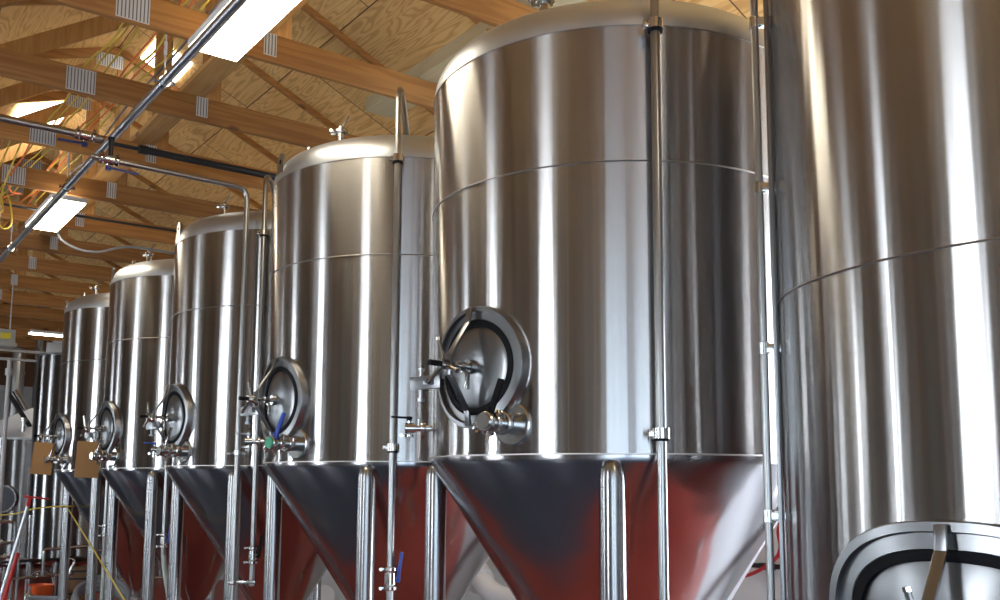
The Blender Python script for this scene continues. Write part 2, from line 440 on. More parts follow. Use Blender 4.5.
def sample_valve(root, z, a, hmat):
    N = az(a); T = Vector((N.y, -N.x, 0)); Z = Vector((0, 0, 1)); O = N*R+Z*z
    P = lambda t, zz, n: O+T*t+Z*zz+N*n
    m = MB(); m.tube([P(0, 0, -.01), P(0, 0, .085)], .015, 12); clamp_ring(m, P(0, 0, .035), N, .028)
    m.tube([P(0, 0, .075), P(0, 0, .12)], .024, 14); m.tube([P(0, -.015, .1), P(0, -.06, .105)], .012, 10); m.tube([P(0, .02, .1), P(0, .045, .1)], .009, 10)
    clamp_ring(m, P(0, -.035, .1), Z, .022, .008); m.tube([P(-.03, .01, .06), P(-.03, .04, .06)], .008, 8)
    v = m.build('sample_port', M['fitting'], root)
    h = MB(); h.bar(P(0, .047, .085), P(.0, .052, .185), .018, .010, bev=.003); h.tube([P(0, .035, .1), P(0, .055, .1)], .012, 10)
    h.build('valve_handle', hmat, v)

def top_fittings(root):
    # lifting lug
    N = az(-84); T = Vector((N.y, -N.x, 0)); Z = Vector((0, 0, 1)); O = N*(R-.012)+Z*3.50
    m = MB(); import math as _m
    prof = [(-.06, 0), (.06, 0)] + [(.06*_m.cos(t), .150+.06*_m.sin(t)) for t in [i*PI/12 for i in range(13)]]
    vs = [O+T*x+Z*y+N*k for k in (-.008, .008) for x, y in prof]; K = len(prof)
    fs = [tuple(range(K)), tuple(reversed(range(K, 2*K)))]+[(i, (i+1) % K, K+(i+1) % K, K+i) for i in range(K)]
    m.add(vs, fs); lug = m.build('lifting_lug', M['plate'], root)
    h = MB(); c = O+Z*.155; h.tube([c-N*.0095, c+N*.0095], .016, 16); h.build('lug_hole', M['black'], lug)
    # capped nozzle
    m = MB(); p = az(-80, .70, 3.71); m.tube([p, p+Z*.085], .022, 16); m.tube([p+Z*.08, p+Z*.10], [.022, .012], 16); m.tube([p, p+Z*.03], .035, 14)
    q = p+az(-60, .05); m.tube([q-Z*.02, q+Z*.035], .010, 10); m.build('capped_nozzle', M['fitting'], root)
    # pressure relief valve on the dome
    m = MB(); p = az(-111, .70, 3.70); m.tube([p, p+Z*.10], .026, 16); clamp_ring(m, p+Z*.10, Z, .044); m.tube([p+Z*.10, p+Z*.13], .020, 14)
    m.tube([p+Z*.11-az(-40, .02), p+Z*.115+az(-40, .075)], .008, 8); m.tube([p+Z*.10+az(-40, .03), p+Z*.10+az(-40, .06)], .016, 10)
    rv = m.build('relief_valve', M['fitting'], root)
    h = MB(); h.bar(p+Z*.12+az(150, .005), p+Z*.20+az(120, .045), .022, .006, up=az(-60), bev=.002); h.build('relief_lever', M['plate'], rv)

def cip_pipe(root, a=-145, zbot=.5, ztop=3.93, valve_z=None, hmat=None, clamps=(3.50, 1.868), to=(-.25, -.38), r=.019, tee=None):
    p = az(a, R+.07)
    m = MB(); end = Vector((to[0], to[1], 0))
    path = [p+Vector((0, 0, zbot)), p+Vector((0, 0, ztop)), (p+end)*.5*1.0+Vector((0, 0, ztop+.0)), end+Vector((0, 0, 3.74))]
    m.tube(fillet(path[:2]+[path[1].lerp(end+Vector((0, 0, ztop)), .35), end+Vector((0, 0, 3.74))], .09), r, 14)
    o = m.build('cleaning_pipe', M['pipe'], root)
    for cz in clamps:
        k = MB(); N = az(a); T = Vector((N.y, -N.x, 0))
        k.tube([p+Vector((0, 0, cz-.020)), p+Vector((0, 0, cz+.020))], r+.014, 20)
        q = az(a, R-.01)
        k.bar(q+Vector((0, 0, cz)), p+Vector((0, 0, cz)), .012, .02)
        k.bar(p+T*.018+Vector((0, 0, cz)), p+T*.050+Vector((0, 0, cz)), .022, .026)
        k.tube([p+T*.040+N*.016+Vector((0, 0, cz)), p+T*.040-N*.016+Vector((0, 0, cz))], .006, 8)
        kc = k.build('pipe_clamp', M['fitting'], o)
        k = MB(); k.tube([p+Vector((0, 0, cz-.030)), p+Vector((0, 0, cz-.0195))], r+.011, 20); k.build('rubber_liner', M['black'], kc)
    if valve_z:
        v = MB(); c = p+Vector((0, 0, valve_z))
        v.tube([c-Vector((0, 0, .03)), c+Vector((0, 0, .03))], .030, 16)
        clamp_ring(v, c+Vector((0, 0, .05)), (0, 0, 1), .036); clamp_ring(v, c-Vector((0, 0, .05)), (0, 0, 1), .036)
        s = az(45+80); v.tube([c, c+s*.05], .012, 10)
        vo = v.build('pipe_valve', M['fitting'], o)
        h = MB(); h.bar(c+s*.040-Vector((0, 0, .02)), c+s*.060+Vector((0, 0, .14)), .034, .018, up=s, bev=.004); h.bar(c+s*.02, c+s*.055, .02, .02)
        h.build('valve_handle', hmat or M['blue'], vo)
    return o

TX = 3.157
def TY(k): return 3.301+1.9606*k
def place_tank(root, x, y): root.location = (x, y, 0)

A = empty('fermentation_tank', (0, 0, 0), 'largest-looking steel conical fermenter, centre of the photo, oval door low on its left', 'fermentation tank', 'fermentation tanks in a row')
tank_shell(A, RIM, SEAM, WELD); tank_legs(A, RIM); top_fittings(A)
labels = ['steel conical fermenter second in the row, blue handle beside its oval door',
          'third steel fermenter in the row, two thin pipes running down its right side',
          'fourth steel fermenter in the row, brown cardboard hanging at its lower left',
          'farthest of the matching conical fermenters, small, brown cardboard at its lower right']
others = []
for k in range(1, 5):
    c = copy_tree(A); c['label'] = labels[k-1]; place_tank(c, TX, TY(k)); others.append(c)
place_tank(A, TX, TY(0))
for c in kids(A):
    if c.name.startswith('lifting_lug'): c.rotation_euler = (0, 0, math.radians(-150))
racking_valve(A, 1.915, -108.5, M['black']); sample_valve(A, 1.93, -62, M['black'])
cip_pipe(A, -146.2, .45, to=(.1, .2))
B, C_, D_, E_ = others
manway(A, 2.16, -96)
for o_ in others: manway(o_, 2.155, -92.5)
racking_valve(B, 1.895, -105, M['blue'], M['green']); sample_valve(B, 1.93, -62, M['plate'])
cip_pipe(B, -144.5, .45, valve_z=1.165, hmat=M['blue'])
racking_valve(C_, 1.90, -104, M['fitting']); sample_valve(C_, 1.93, -62, M['blue'])
cip_pipe(C_, -145.6, .95, valve_z=1.165, hmat=M['black'], clamps=(3.49,))
racking_valve(D_, 1.90, -104, M['fitting']); sample_valve(D_, 1.93, -62, M['black'])
cip_pipe(D_, -144.7, 1.02, valve_z=1.165, clamps=(3.49,))
racking_valve(E_, 1.90, -104, M['fitting']); sample_valve(E_, 1.93, -62, M['plate'])
cip_pipe(E_, -144.7, .9, valve_z=1.165, clamps=(3.49,))

# the tall tank at the right edge of the photo
Z_ = empty('fermentation_tank', (0, 0, 0), 'tall steel tank filling the right edge, its oval door cut off at bottom right', 'fermentation tank')
zt = Z_
tank_shell(Z_, .97, 2.285, 3.85, coneb=.40); tank_legs(Z_, .97)
manway(Z_, 1.33, -93, fr=(.36, .262), sq=.8); top_k = None
place_tank(Z_, 3.2155, 1.279)
# sight pipe bracketed to its left side
sg = MB(); a_ = -43
pS = az(a_, R+.05)
sg.tube([pS+Vector((0, 0, .9)), pS+Vector((0, 0, 4.1))], .013, 12)
so = sg.build('sight_pipe', M['pipe'], Z_)
sg = MB(); pT = az(a_-1, R+.012); sg.tube([pT+Vector((0, 0, .95)), pT+Vector((0, 0, 4.1))], .009, 10); sg.build('back_rail', M['plate'], so)
for z in (1.575, 2.13, 2.685, 3.28):
    k = MB(); k.bar(az(a_, R-.01, z), az(a_, R+.055, z), .03, .030); k.tube([pS+Vector((0, 0, z-.02)), pS+Vector((0, 0, z+.02))], .018, 12)
    k.build('pipe_bracket', M['fitting'], so)

# ------------------------------------------------------------------ room
XL, XR, YN, YF = -3.0, 5.95, -5.0, 23.0
def struct(name, mb, mat, **kw): return tag(mb.build(name, mat, smooth=False, **kw), kind='structure')
m = MB(); m.box(XL-.2, XR+.2, YN-.2, YF+.2, -.15, 0); struct('floor', m, M['floor'])
m = MB(); m.box(XL, 1.95, YN, YF, -.01, .004); struct('trim_3', m, M['aisle'])
m = MB(); m.box(4.25, XR, YN, 12.5, -.01, .004); struct('trim_4', m, M['concrete'])
def wall_with_window(name, wname, mat, axis, c0, c1, lo, hi, a0, a1, z0, z1, ztop):
    m = MB()
    def bx(p0, p1, q0, q1, mb, t0=c0, t1=c1):
        if axis == 'x': mb.box(t0, t1, p0, p1, q0, q1)
        else: mb.box(p0, p1, t0, t1, q0, q1)
    bx(lo, a0, 0, ztop, m); bx(a1, hi, 0, ztop, m); bx(a0, a1, 0, z0, m); bx(a0, a1, z1, ztop, m)
    struct(name, m, mat)
    m = MB(); cm = (c0+c1)/2; bx(a0, a1, z0, z1, m, cm-.01, cm+.01); w = struct(wname, m, M['window'])
    f = MB(); 
    for p in (a0, (a0+a1)/2-.03, a1-.06): bx(p, p+.06, z0, z1, f, cm-.05, cm+.05)
    for q in (z0, z1-.06): bx(a0, a1, q, q+.06, f, cm-.05, cm+.05)
    f.build('window_frame', M['frame'], w, smooth=False)
wall_with_window('wall_right', 'window_9', M['wallw'], 'x', XR, XR+.15, YN, YF, -.6, 2.6, .5, 2.9, 4.15)  # unseen window added here to brighten the gap between the right-hand tanks
m = MB(); m.box(XL-.2, XR+.2, YF, YF+.15, 0, 3.75); struct('wall_far', m, M['wallf'])
m = MB(); m.box(XL-.2, XR+.2, YF, YF+.15, 3.75, 6.4); struct('trim_1', m, M['ply'])
wall_with_window('wall_near', 'window_10', M['wallw'], 'y', YN-.15, YN, XL-.2, XR+.2, 3.6, 4.7, .6, 2.9, 6.4)  # unseen window added to lighten the centre tank's right side
WY = [2.15, 6.25, 10.3, 14.4, 18.5]; WW = [.38, .36, .36, .36, .36]; WZ = (.9, 3.3)
m = MB(); edges = [YN]
for y, WH in zip(WY, WW): edges += [y-WH, y+WH]
edges[0:1] = [YN, -4.9, -1.95]
edges.append(YF)
for i in range(0, len(edges), 2): m.box(XL-.15, XL, edges[i], edges[i+1], 0, 4.6)
m.box(XL-.15, XL, -4.9, -1.95, 3.0, 4.6)
for y, WH in zip(WY, WW): m.box(XL-.15, XL, y-WH, y+WH, 0, WZ[0])
for y, WH in zip(WY, WW): m.box(XL-.15, XL, y-WH, y+WH, WZ[1], 4.6)
struct('wall_left', m, M['walla'])
m = MB(); m.box(XL-.10, XL-.06, -4.9, -1.95, 0, 3.0); d_ = struct('glow_panel_1', m, M['door_glow'])  # unseen glowing panel added for the pale band reflected in the tanks
f = MB()
for z in (0, .6, 1.2, 1.8, 2.4, 2.94): f.box(XL-.06, XL-.03, -4.9, -1.95, z, z+.06)
for y in (-4.9, -3.9, -2.9, -2.01): f.box(XL-.06, XL-.03, y, y+.06, 0, 3.0)
f.build('glow_panel_bars', M['frame'], d_, smooth=False)
for i, y in enumerate(WY):
    WH = WW[i]
    m = MB(); m.box(XL-.10, XL-.08, y-WH, y+WH, *WZ); w = struct('window_%d' % (i+1), m, M['window'])
    f = MB()
    for (y0, y1, z0, z1) in ((y-WH, y-WH+.05, *WZ), (y+WH-.05, y+WH, *WZ), (y-WH, y+WH, WZ[0], WZ[0]+.05), (y-WH, y+WH, WZ[1]-.05, WZ[1]), (y-WH, y+WH, 2.08, 2.12)):
        f.box(XL-.08, XL-.03, y0, y1, z0, z1)
    f.box(XL-.08, XL-.03, y+WH*.52, y+WH*.52+.05, *WZ)
    f.build('window_frame', M['frame'], w, smooth=False)

m = MB(); m.box(-2.4, .2, YN, YN+.05, 0, 3.0); d_ = struct('glow_panel_2', m, M['door_glow'])  # another unseen glowing panel, added to widen that pale reflection
f = MB()
for z in (0, .6, 1.2, 1.8, 2.4, 2.94): f.box(-2.4, .2, YN+.05, YN+.08, z, z+.06)
for x in (-2.4, -1.55, -.7, .14): f.box(x, x+.06, YN+.05, YN+.08, 0, 3.0)
f.build('glow_panel_bars', M['frame'], d_, smooth=False)
# unseen coloured strips added along the aisle wall to streak the steel's reflections
pc = {'c': plain('cream_streak_strip', (.62, .58, .46), .6), 'w': plain('white_streak_strip', (.80, .80, .80), .6), 'g': plain('grey_green_streak_strip', (.30, .36, .36), .6), 'k': plain('dark_brown_streak_strip', (.05, .035, .03), .6)}
for i, (y, w_, c) in enumerate([(-1.6, .18, 'c'), (-.9, .10, 'w'), (-.2, .30, 'g'), (.55, .08, 'k'), (.95, .14, 'c'), (1.35, .22, 'k'), (2.9, .12, 'k'), (3.3, .10, 'w'), (4.0, .35, 'g'), (4.7, .10, 'c'), (5.2, .10, 'w'), (5.6, .20, 'k'), (6.9, .14, 'w'), (7.6, .30, 'k'), (8.4, .12, 'c'), (9.2, .30, 'g'), (11.2, .14, 'w'), (12.4, .3, 'k'), (13.4, .12, 'c'), (15.4, .2, 'w'), (17, .3, 'k')]):
    m = MB(); m.box(XL, XL+.09, y-w_/2, y+w_/2, 0, 4.3); struct('trim_%d' % (10+i), m, pc[c])

# roof deck: right slope, left slope, low side aisle
RIDX = 2.2; SL = .458
def deckz(x): return EYE+5.2-SL*x if x >= RIDX else EYE+5.2-SL*RIDX-.33*(RIDX-x)
def deck(name, x0, x1, z0, z1, off):
    L = math.hypot(x1-x0, z1-z0); me = bpy.data.meshes.new(name); nx, nz = (-(z1-z0)/L, (x1-x0)/L)
    if nz < 0: nx, nz = -nx, -nz
    t = .03; ya, yb = YN, YF
    v = [(x0, ya, z0), (x1, ya, z1), (x1, yb, z1), (x0, yb, z0)]
    v += [(p[0]+nx*t, p[1], p[2]+nz*t) for p in v]
    f = [(3, 2, 1, 0), (4, 5, 6, 7), (0, 1, 5, 4), (1, 2, 6, 5), (2, 3, 7, 6), (3, 0, 4, 7)]
    me.from_pydata(v, [], f); uv = me.uv_layers.new(name='UV')
    for p in me.polygons:
        for li in p.loop_indices:
            q = me.vertices[me.loops[li].vertex_index].co
            d = math.hypot(q.x-x0, q.z-z0); uv.data[li].uv = (q.y+off+100-(100 % 2.48), d+20*1.22)
    me.materials.append(M['ply']); o = bpy.data.objects.new(name, me); COL.objects.link(o); tag(o, kind='structure'); return o
deck('ceiling', RIDX, XR+.3, deckz(RIDX), deckz(XR+.3), .0)
deck('ceiling', RIDX, -1.9, deckz(RIDX), deckz(-1.9), .6)
deck('ceiling', -1.9, XL-.2, deckz(-1.9)+.02, deckz(-1.9)+.02, .2)
for (x0, x1, y0, y1) in ((1.60, 2.15, 10.8, 11.6), (2.38, 2.72, 8.6, 9.1)):
    m = MB()
    for (xx, yy) in ((x0, y0), (x1, y0), (x1, y1), (x0, y1)): pass
    vs = [(x0, y0, deckz(x0)-.004), (x1, y0, deckz(x1)-.004), (x1, y1, deckz(x1)-.004), (x0, y1, deckz(x0)-.004)]
    vs += [(a, b, c-.02) for a, b, c in vs]
    m.add(vs, [(0, 1, 2, 3), (7, 6, 5, 4), (0, 4, 5, 1), (1, 5, 6, 2), (2, 6, 7, 3), (3, 7, 4, 0)])
    struct('window_%d' % (7+int(x0 > 2)), m, M['sky'])

# ------------------------------------------------------------------ roof trusses
CB = EYE+2.64; CH = .185
def plate(mb, dk, x, y, z, w, h, side=-1):
    """toothed nail plate on the near face of a chord"""
    yy = y+side*.0195
    mb.box(x-w/2, x+w/2, yy-.0015, yy+.0015, z-h/2, z+h/2)
    n = max(4, int(w/.021))
    for i in range(n):
        xx = x-w/2+(i+.5)*w/n
        dk.box(xx-.0035, xx+.0035, yy+side*.0012-.0015, yy+side*.0012+.0015, z-h/2+.006, z+h/2-.006)
tr_lab = {-2: 'wooden roof truss nearest overhead, out over the near tanks', -1: 'wooden roof truss whose bottom board cuts the top edge above the big tank',
          0: 'roof truss just behind the near lit lamp, meeting the big tank top left', 1: 'roof truss crossing at mid height of the rafters behind the second tank',
          2: 'roof truss just behind the overhead valves at left', 3: 'roof truss directly above the small lit lamp panel',
          4: 'roof truss just beyond the small lit lamp panel, black pipe in front', 5: 'roof truss above the top of the fourth fermenter',
          6: 'pale roof truss just above the dome of the fifth fermenter', 7: 'roof truss low at left, second beyond the fourth fermenter dome',
          8: 'roof truss low at left, just above the farthest lamp'}
for k in range(-8, 14):
    y = 5.44+1.258*k
    if y > YF-.3: break
    lab = tr_lab.get(k)
    if lab: t = empty('roof_truss', (2.2, y, CB), lab, 'roof truss', 'wooden roof trusses')
    elif k < 0: t = empty('roof_truss', (2.2, y, CB), 'wooden roof truss behind the camera', 'roof truss', 'wooden roof trusses')
    else: t = empty('roof_truss', (2.2, y, CB), 'far wooden roof truss seen small beyond the last lamp', 'roof truss', 'wooden roof trusses')
    X = lambda x: x-2.2
    m = MB(); m.box(X(-1.9), X(5.2), -.019, .019, 0, CH, bev=.002); m.build('bottom_chord', M['woodY'], t)
    def member(name, x0, z0, x1, z1, h, mat):
        mm = MB(); mm.bar((X(x0), 0, z0-CB), (X(x1), 0, z1-CB), .038, h, bev=.002)
        return mm.build(name, mat, t)
    hh = .07
    member('top_chord', RIDX, deckz(RIDX)-.028, XR, deckz(XR)-.028, .052, M['woodY'])
    member('top_chord', RIDX, deckz(RIDX)-.045, -1.9, deckz(-1.9)-.045, .085, M['woodY'])
    member('king_post', 2.27, CB+CH, 2.27, deckz(2.27)-.09, .14, M['woodX'])
    member('web', .25, CB+CH-.02, 2.12, deckz(2.12)-.16, .14, M['woodX'])
    member('web', 4.1, CB+CH-.02, 4.7, deckz(4.7)-.06, .09, M['woodX'])
    for (px, pz, pw, ph) in ((1.36, CH*.50, .19, .165), (2.20, CH*.60, .085, .15), (2.12, deckz(2.12)-CB-.14, .24, .13)):
        pm = MB(); dk = MB(); plate(pm, dk, X(px), 0, pz, pw, ph)
        po = pm.build('nail_plate', M['galv'], t, smooth=False)
        if k > -3 and k < 7: dk.build('plate_slots', M['galvd'], po, smooth=False)

# pale lateral brace lying over the bottom chords, near end sawn off square
m = MB(); m.box(3.30, 3.54, 3.2, 6.2, 4.515, 4.62, bev=.004)
tag(m.build('lateral_brace', M['woodB']), 'pale wide wooden brace running back above the big tank top', 'timber')

# ------------------------------------------------------------------ lamps
def lamp(x0, x1, y0, y1, z, label, cable=True):
    e = empty('panel_light', ((x0+x1)/2, (y0+y1)/2, z), label, 'ceiling light', 'lit ceiling panel lights')
    hx, hy = (x1-x0)/2, (y1-y0)/2
    m = MB(); m.box(-hx, hx, -hy, hy, .008, .055, bev=.006); m.build('housing', M['lamph'], e)
    m = MB(); m.box(-hx+.008, hx-.008, -hy+.008, hy-.008, 0, .012); m.build('diffuser', M['lamp'], e, smooth=False)
    if x0 == 1.635 or x0 == 1.63:
        m = MB(); m.box(-hx+.03, hx-.03, -hy+.03, hy-.03, .055, .060); m.build('added_uplight_panel', M['added_uplight'], e, smooth=False)  # glowing panel added on top to brighten the roof deck
    for s in (-1, 1):
        m = MB(); m.tube([(0, s*hy*.8, .05), (0, s*hy*.8, CB-z+.02)], .003, 6); m.build('hanging_wire', M['galv'], e)
lamp(1.635, 1.935, 4.05, 5.27, 4.18, 'bright lit ceiling panel light at top, nearest and largest')
lamp(1.63, 1.93, 8.93, 10.15, 4.18, 'smaller lit ceiling panel light at left behind the diagonal pipe')
lamp(3.05, 3.95, 17.75, 18.0, 4.22, 'farthest lit ceiling light, a thin bright bar above the far vessels')
lamp(1.63, 1.93, -.83, .39, 4.18, 'lit ceiling panel light behind the camera')
lamp(4.75, 5.05, 4.1, 5.3, 4.18, 'added unseen panel light hidden behind the big fermenters')  # unseen lamp added to brighten the white wall behind the tanks
lamp(4.75, 5.05, 8.0, 9.2, 4.18, 'added unseen panel light hidden behind the big fermenters')  # second unseen lamp added for the same wall

# lateral boards running along the building over the chords
m = MB(); m.box(2.04, 2.22, -2.0, 12.5, 4.51, 4.548, bev=.003)
tag(m.build('lateral_board', M['woodX2']), 'flat wooden board laid lengthwise over the trusses behind the near lamp', 'timber')

# ------------------------------------------------------------------ overhead pipes
m = MB(); m.tube([(1.57, y, 4.03) for y in (-3, 0, 3, 6, 9, 12, 15, 18)], .027, 18)
op = tag(m.build('overhead_pipe', M['galv_pipe']), 'long grey pipe running diagonally across the upper left below the lamps', 'pipe')
for y in (.43, 2.95, 5.47, 7.99, 10.51, 13.03):
    k = MB(); k.tube([(1.57, y-.018, 4.03), (1.57, y+.018, 4.03)], .034, 18); k.bar((1.57, y, 4.06), (1.57, y, 4.11), .03, .02, up=(1, 0, 0))
    k.tube([(1.52, y, 4.03), (1.62, y, 4.03)], .009, 8); k.tube([(1.615, y, 4.03), (1.63, y, 4.03)], .014, 6); k.tube([(1.51, y, 4.03), (1.525, y, 4.03)], .014, 6)
    c = k.build('pipe_clamp', M['fitting'], op)
    h = MB(); h.tube([(1.57, y, 4.10), (1.57, y, 4.33)], .005, 8); h.tube([(1.57, y, 4.20), (1.57, y, 4.28)], .010, 8); h.build('hanger_rod', M['galv'], c)

def butterfly(mb, hb, p, d, lever):
    p = Vector(p); d = Vector(d).normalized()
    mb.tube([p-d*.03, p+d*.03], .033, 16); clamp_ring(mb, p-d*.05, d, .036); clamp_ring(mb, p+d*.05, d, .036)
    lv = Vector(lever); n = d.cross(lv).normalized()
    mb.tube([p, p+Vector((0, 0, -.055))], .012, 10)
    hb.bar(p+Vector((0, 0, -.055)), p+Vector((0, 0, -.06))+lv, .026, .012, bev=.004)
    hb.tube([p+Vector((0, 0, -.045)), p+Vector((0, 0, -.072))], .020, 12)
m = MB(); m.tube([(-2.9, 6.43, 3.94), (0, 6.43, 3.94), (1.46, 6.43, 3.94)], .022, 16)
sp = tag(m.build('supply_pipe', M['pipe']), 'shiny horizontal pipe entering at the left edge, blue-handled valve at its end', 'pipe')
m = MB(); h = MB(); butterfly(m, h, (1.354, 6.43, 3.94), (1, 0, 0), (-.17, -.03, -.01)); v = m.build('pipe_valve', M['fitting'], sp); h.build('valve_handle', M['bluedk'], v)
m = MB(); m.tube(fillet([(1.40, 6.43, 3.81), (2.475, 6.43, 3.80), (2.475, 6.43, .70), (2.43, 6.3, .66), (2.43, 6.05, .66)], .09), .019, 16)
dp = tag(m.build('drop_pipe', M['pipe']), 'shiny pipe from the overhead valve bending down in front of the third fermenter', 'pipe')
m = MB(); h = MB(); butterfly(m, h, (1.51, 6.43, 3.81), (1, 0, 0), (.19, -.03, -.01)); v = m.build('pipe_valve', M['fitting'], dp); h.build('valve_handle', M['bluedk'], v)
m = MB(); m.tube([(1.52, 6.43, 3.83), (1.52, 6.43, 3.95)], .016, 12); m.tube([(1.52, 6.43, 3.94), (1.52, 6.43, 3.965)], .022, 12); m.build('riser', M['dark_steel'], dp)
k = MB(); k.tube([(2.475, 6.43, 1.865), (2.475, 6.43, 1.895)], .028, 14); k.bar((2.475, 6.43, 1.88), (2.56, 6.52, 1.88), .014, .02); k.bar((2.40, 6.43, 1.87), (2.475, 6.43, 1.88), .014, .014); k.build('pipe_clamp', M['fitting'], dp)
k = MB(); clamp_ring(k, (2.475, 6.43, .98), (0, 0, 1), .03); k.bar((2.475, 6.43, .985), (2.60, 6.34, .985), .02, .02); k.build('pipe_clamp', M['fitting'], dp)
m = MB(); m.tube([(1.55, 7.5, 4.295), (2.0, 7.5, 4.30)], .016, 12); m.tube([(2.0, 7.5, 4.30), (4.9, 7.5, 4.305)], .030, 16); m.tube([(1.98, 7.5, 4.30), (2.05, 7.5, 4.30)], .036, 16)
tag(m.build('black_pipe', M['blackpipe']), 'thick black pipe crossing under the rafters to the second fermenter', 'pipe')
m = MB(); m.tube([(-2.9, 9.93, 4.30), (1, 9.93, 4.32), (3.9, 9.93, 4.34)], .014, 12)
tag(m.build('black_pipe', M['blackpipe']), 'thin black pipe crossing behind the small lit lamp', 'pipe')

# hoses and flexible conduit
m = MB(); m.tube(spline([(1.80, 10.05, 4.22), (1.937, 10.2, 4.196), (1.988, 10.2, 4.121), (2.145, 10.2, 4.051), (2.341, 10.2, 4.049), (2.577, 10.2, 4.139), (2.8, 10.2, 4.16), (3.1, 10.2, 4.154), (3.6, 10.2, 4.15)], 6), .013, 10)
tag(m.build('flexible_conduit', M['greyhose']), 'sagging grey flexible conduit leaving the small lit lamp', 'conduit')

# cables draped over the trusses
cabs = [(1.39, 'yellow', .012), (1.45, 'yellow', .010), (1.51, 'yellow', .011), (1.63, 'cable_o', .010), (1.655, 'yellow', .013), (1.70, 'cable_o', .009), (1.76, 'yellow', .010), (1.83, 'cable_g', .012)]
cl = {'yellow': 'yellow', 'cable_o': 'orange', 'cable_g': 'dark grey'}
wh = ['farthest left of the bundle', 'second from the left of the bundle', 'third from the left of the bundle', 'left of the two orange ones', 'between the orange ones', 'right of the two orange ones', 'just right of the orange ones', 'right end of the bundle']
for i, (x, c, r) in enumerate(cabs):
    rnd = random.Random(i*7+1); pts = []
    for k in range(-2, 7):
        y = 5.44+1.258*k; j = rnd.uniform(-.01, .01)
        pts.append((x+j, y, 4.523+r))
        dx = rnd.uniform(.0, .03)
        pts.append((x+j+dx, y+.63, 4.523+r-.02+rnd.uniform(-.03, .05)))
    m = MB(); m.tube(spline(pts, 5), r*.62, 8)
    tag(m.build('electrical_cable', M[c]), '%s cable over the rafters at upper left, %s' % (cl[c], wh[i]), 'cable', 'cables over the rafters')
for i, (x, c, sag, lab) in enumerate([(1.22, 'yellow', .42, 'yellow cable hanging in a deep loop below the rafters at the left edge'), (1.30, 'yellow', .55, 'yellow cable hanging in the longest loop left of the small lamp'), (1.36, 'cable_o', .20, 'orange cable sagging in a short loop above the left black pipe')]):
    m = MB(); m.tube(spline([(x, 8.3, 4.53), (x+.02, 8.9, 4.50), (x-.03, 9.2, 4.52-sag*.6), (x+.01, 9.4, 4.52-sag), (x+.12, 9.55, 4.52-sag*.85), (x+.10, 9.8, 4.40), (x+.05, 10.6, 4.53)], 6), .008, 8)
    tag(m.build('electrical_cable', M[c]), lab, 'cable')

# ------------------------------------------------------------------ things hanging and leaning at lower left
def card(x, y, z, w, h, tilt, lab):
    e = empty('cardboard_sheet', (x, y, z), lab, 'cardboard', 'cardboard hung on the tanks'); e.rotation_euler = (0, tilt, math.radians(-30))
    m = MB(); m.box(-w/2, w/2, -.012, .012, -h, 0, bev=.004); m.build('sheet', M['card'], e)
    m = MB(); m.tube(spline([(-.02, 0, -.02), (-.03, .01, .05), (0, .015, .085), (.03, .01, .05), (.02, 0, -.02)], 5), .004, 6); m.build('string', M['galv'], e)
card(2.09, 10.93, 2.08, .215, .34, math.radians(5), 'brown cardboard hung on the farthest fermenter door, left of the two')
card(2.09, 9.02, 2.03, .205, .325, math.radians(2), 'brown cardboard hung on the fourth fermenter door, right of the two')
m = MB(); m.tube(spline([(2.10, 19, 1.14), (2.05, 13.16, 1.249), (2.12, 11.3, 1.37), (2.27, 11.70, 1.375), (2.44, 11.80, 1.39), (2.50, 11.70, 1.39)][:2]+[(2.27, 12.2, 1.35), (2.46, 11.74, 1.385), (2.50, 11.70, 1.385)], 8), .008, 8)
m.tube([(2.50, 11.70, 1.385), (2.05, 7.357, .74), (1.9, 5.9, .53)], .007, 8); m.tube([(2.53+.066*math.cos(t), 11.77+.066*math.sin(t), 1.385) for t in [i*PI/8 for i in range(17)]], .008, 8)
tag(m.build('yellow_cord', M['yellow']), 'yellow cord stretched across the lower left and tied round a tank leg', 'cord')
q = empty('squeegee', (1.35, 9.5, 0), 'grey-handled red squeegee leaning at lower left, head up', 'squeegee')
def loc(pts, o): return [tuple(Vector(p)-Vector(o)) for p in pts]
m = MB(); m.tube(loc([(1.712, 9.5, 1.50), (1.53, 9.5, .66), (1.387, 9.5, .005)], (1.35, 9.5, 0)), .014, 12); m.build('handle', M['galv_pipe'], q)
m = MB(); m.bar(*loc([(1.665, 9.5, 1.535), (1.875, 9.5, 1.508)], (1.35, 9.5, 0)), .035, .018); m.bar(*loc([(1.715, 9.5, 1.53), (1.70, 9.5, 1.44)], (1.35, 9.5, 0)), .03, .03); m.build('head', M['red'], q)
q = empty('broom', (1.45, 9.62, 0), 'short red handle leaning beside the grey squeegee pole', 'broom')
m = MB(); m.tube(loc([(1.665, 9.62, 1.02), (1.47, 9.62, .12)], (1.45, 9.62, 0)), .019, 12); m.build('handle', M['red'], q)
m = MB(); m.box(-.12, .15, -.04, .04, .0, .13, bev=.01); m.build('head', M['black'], q)

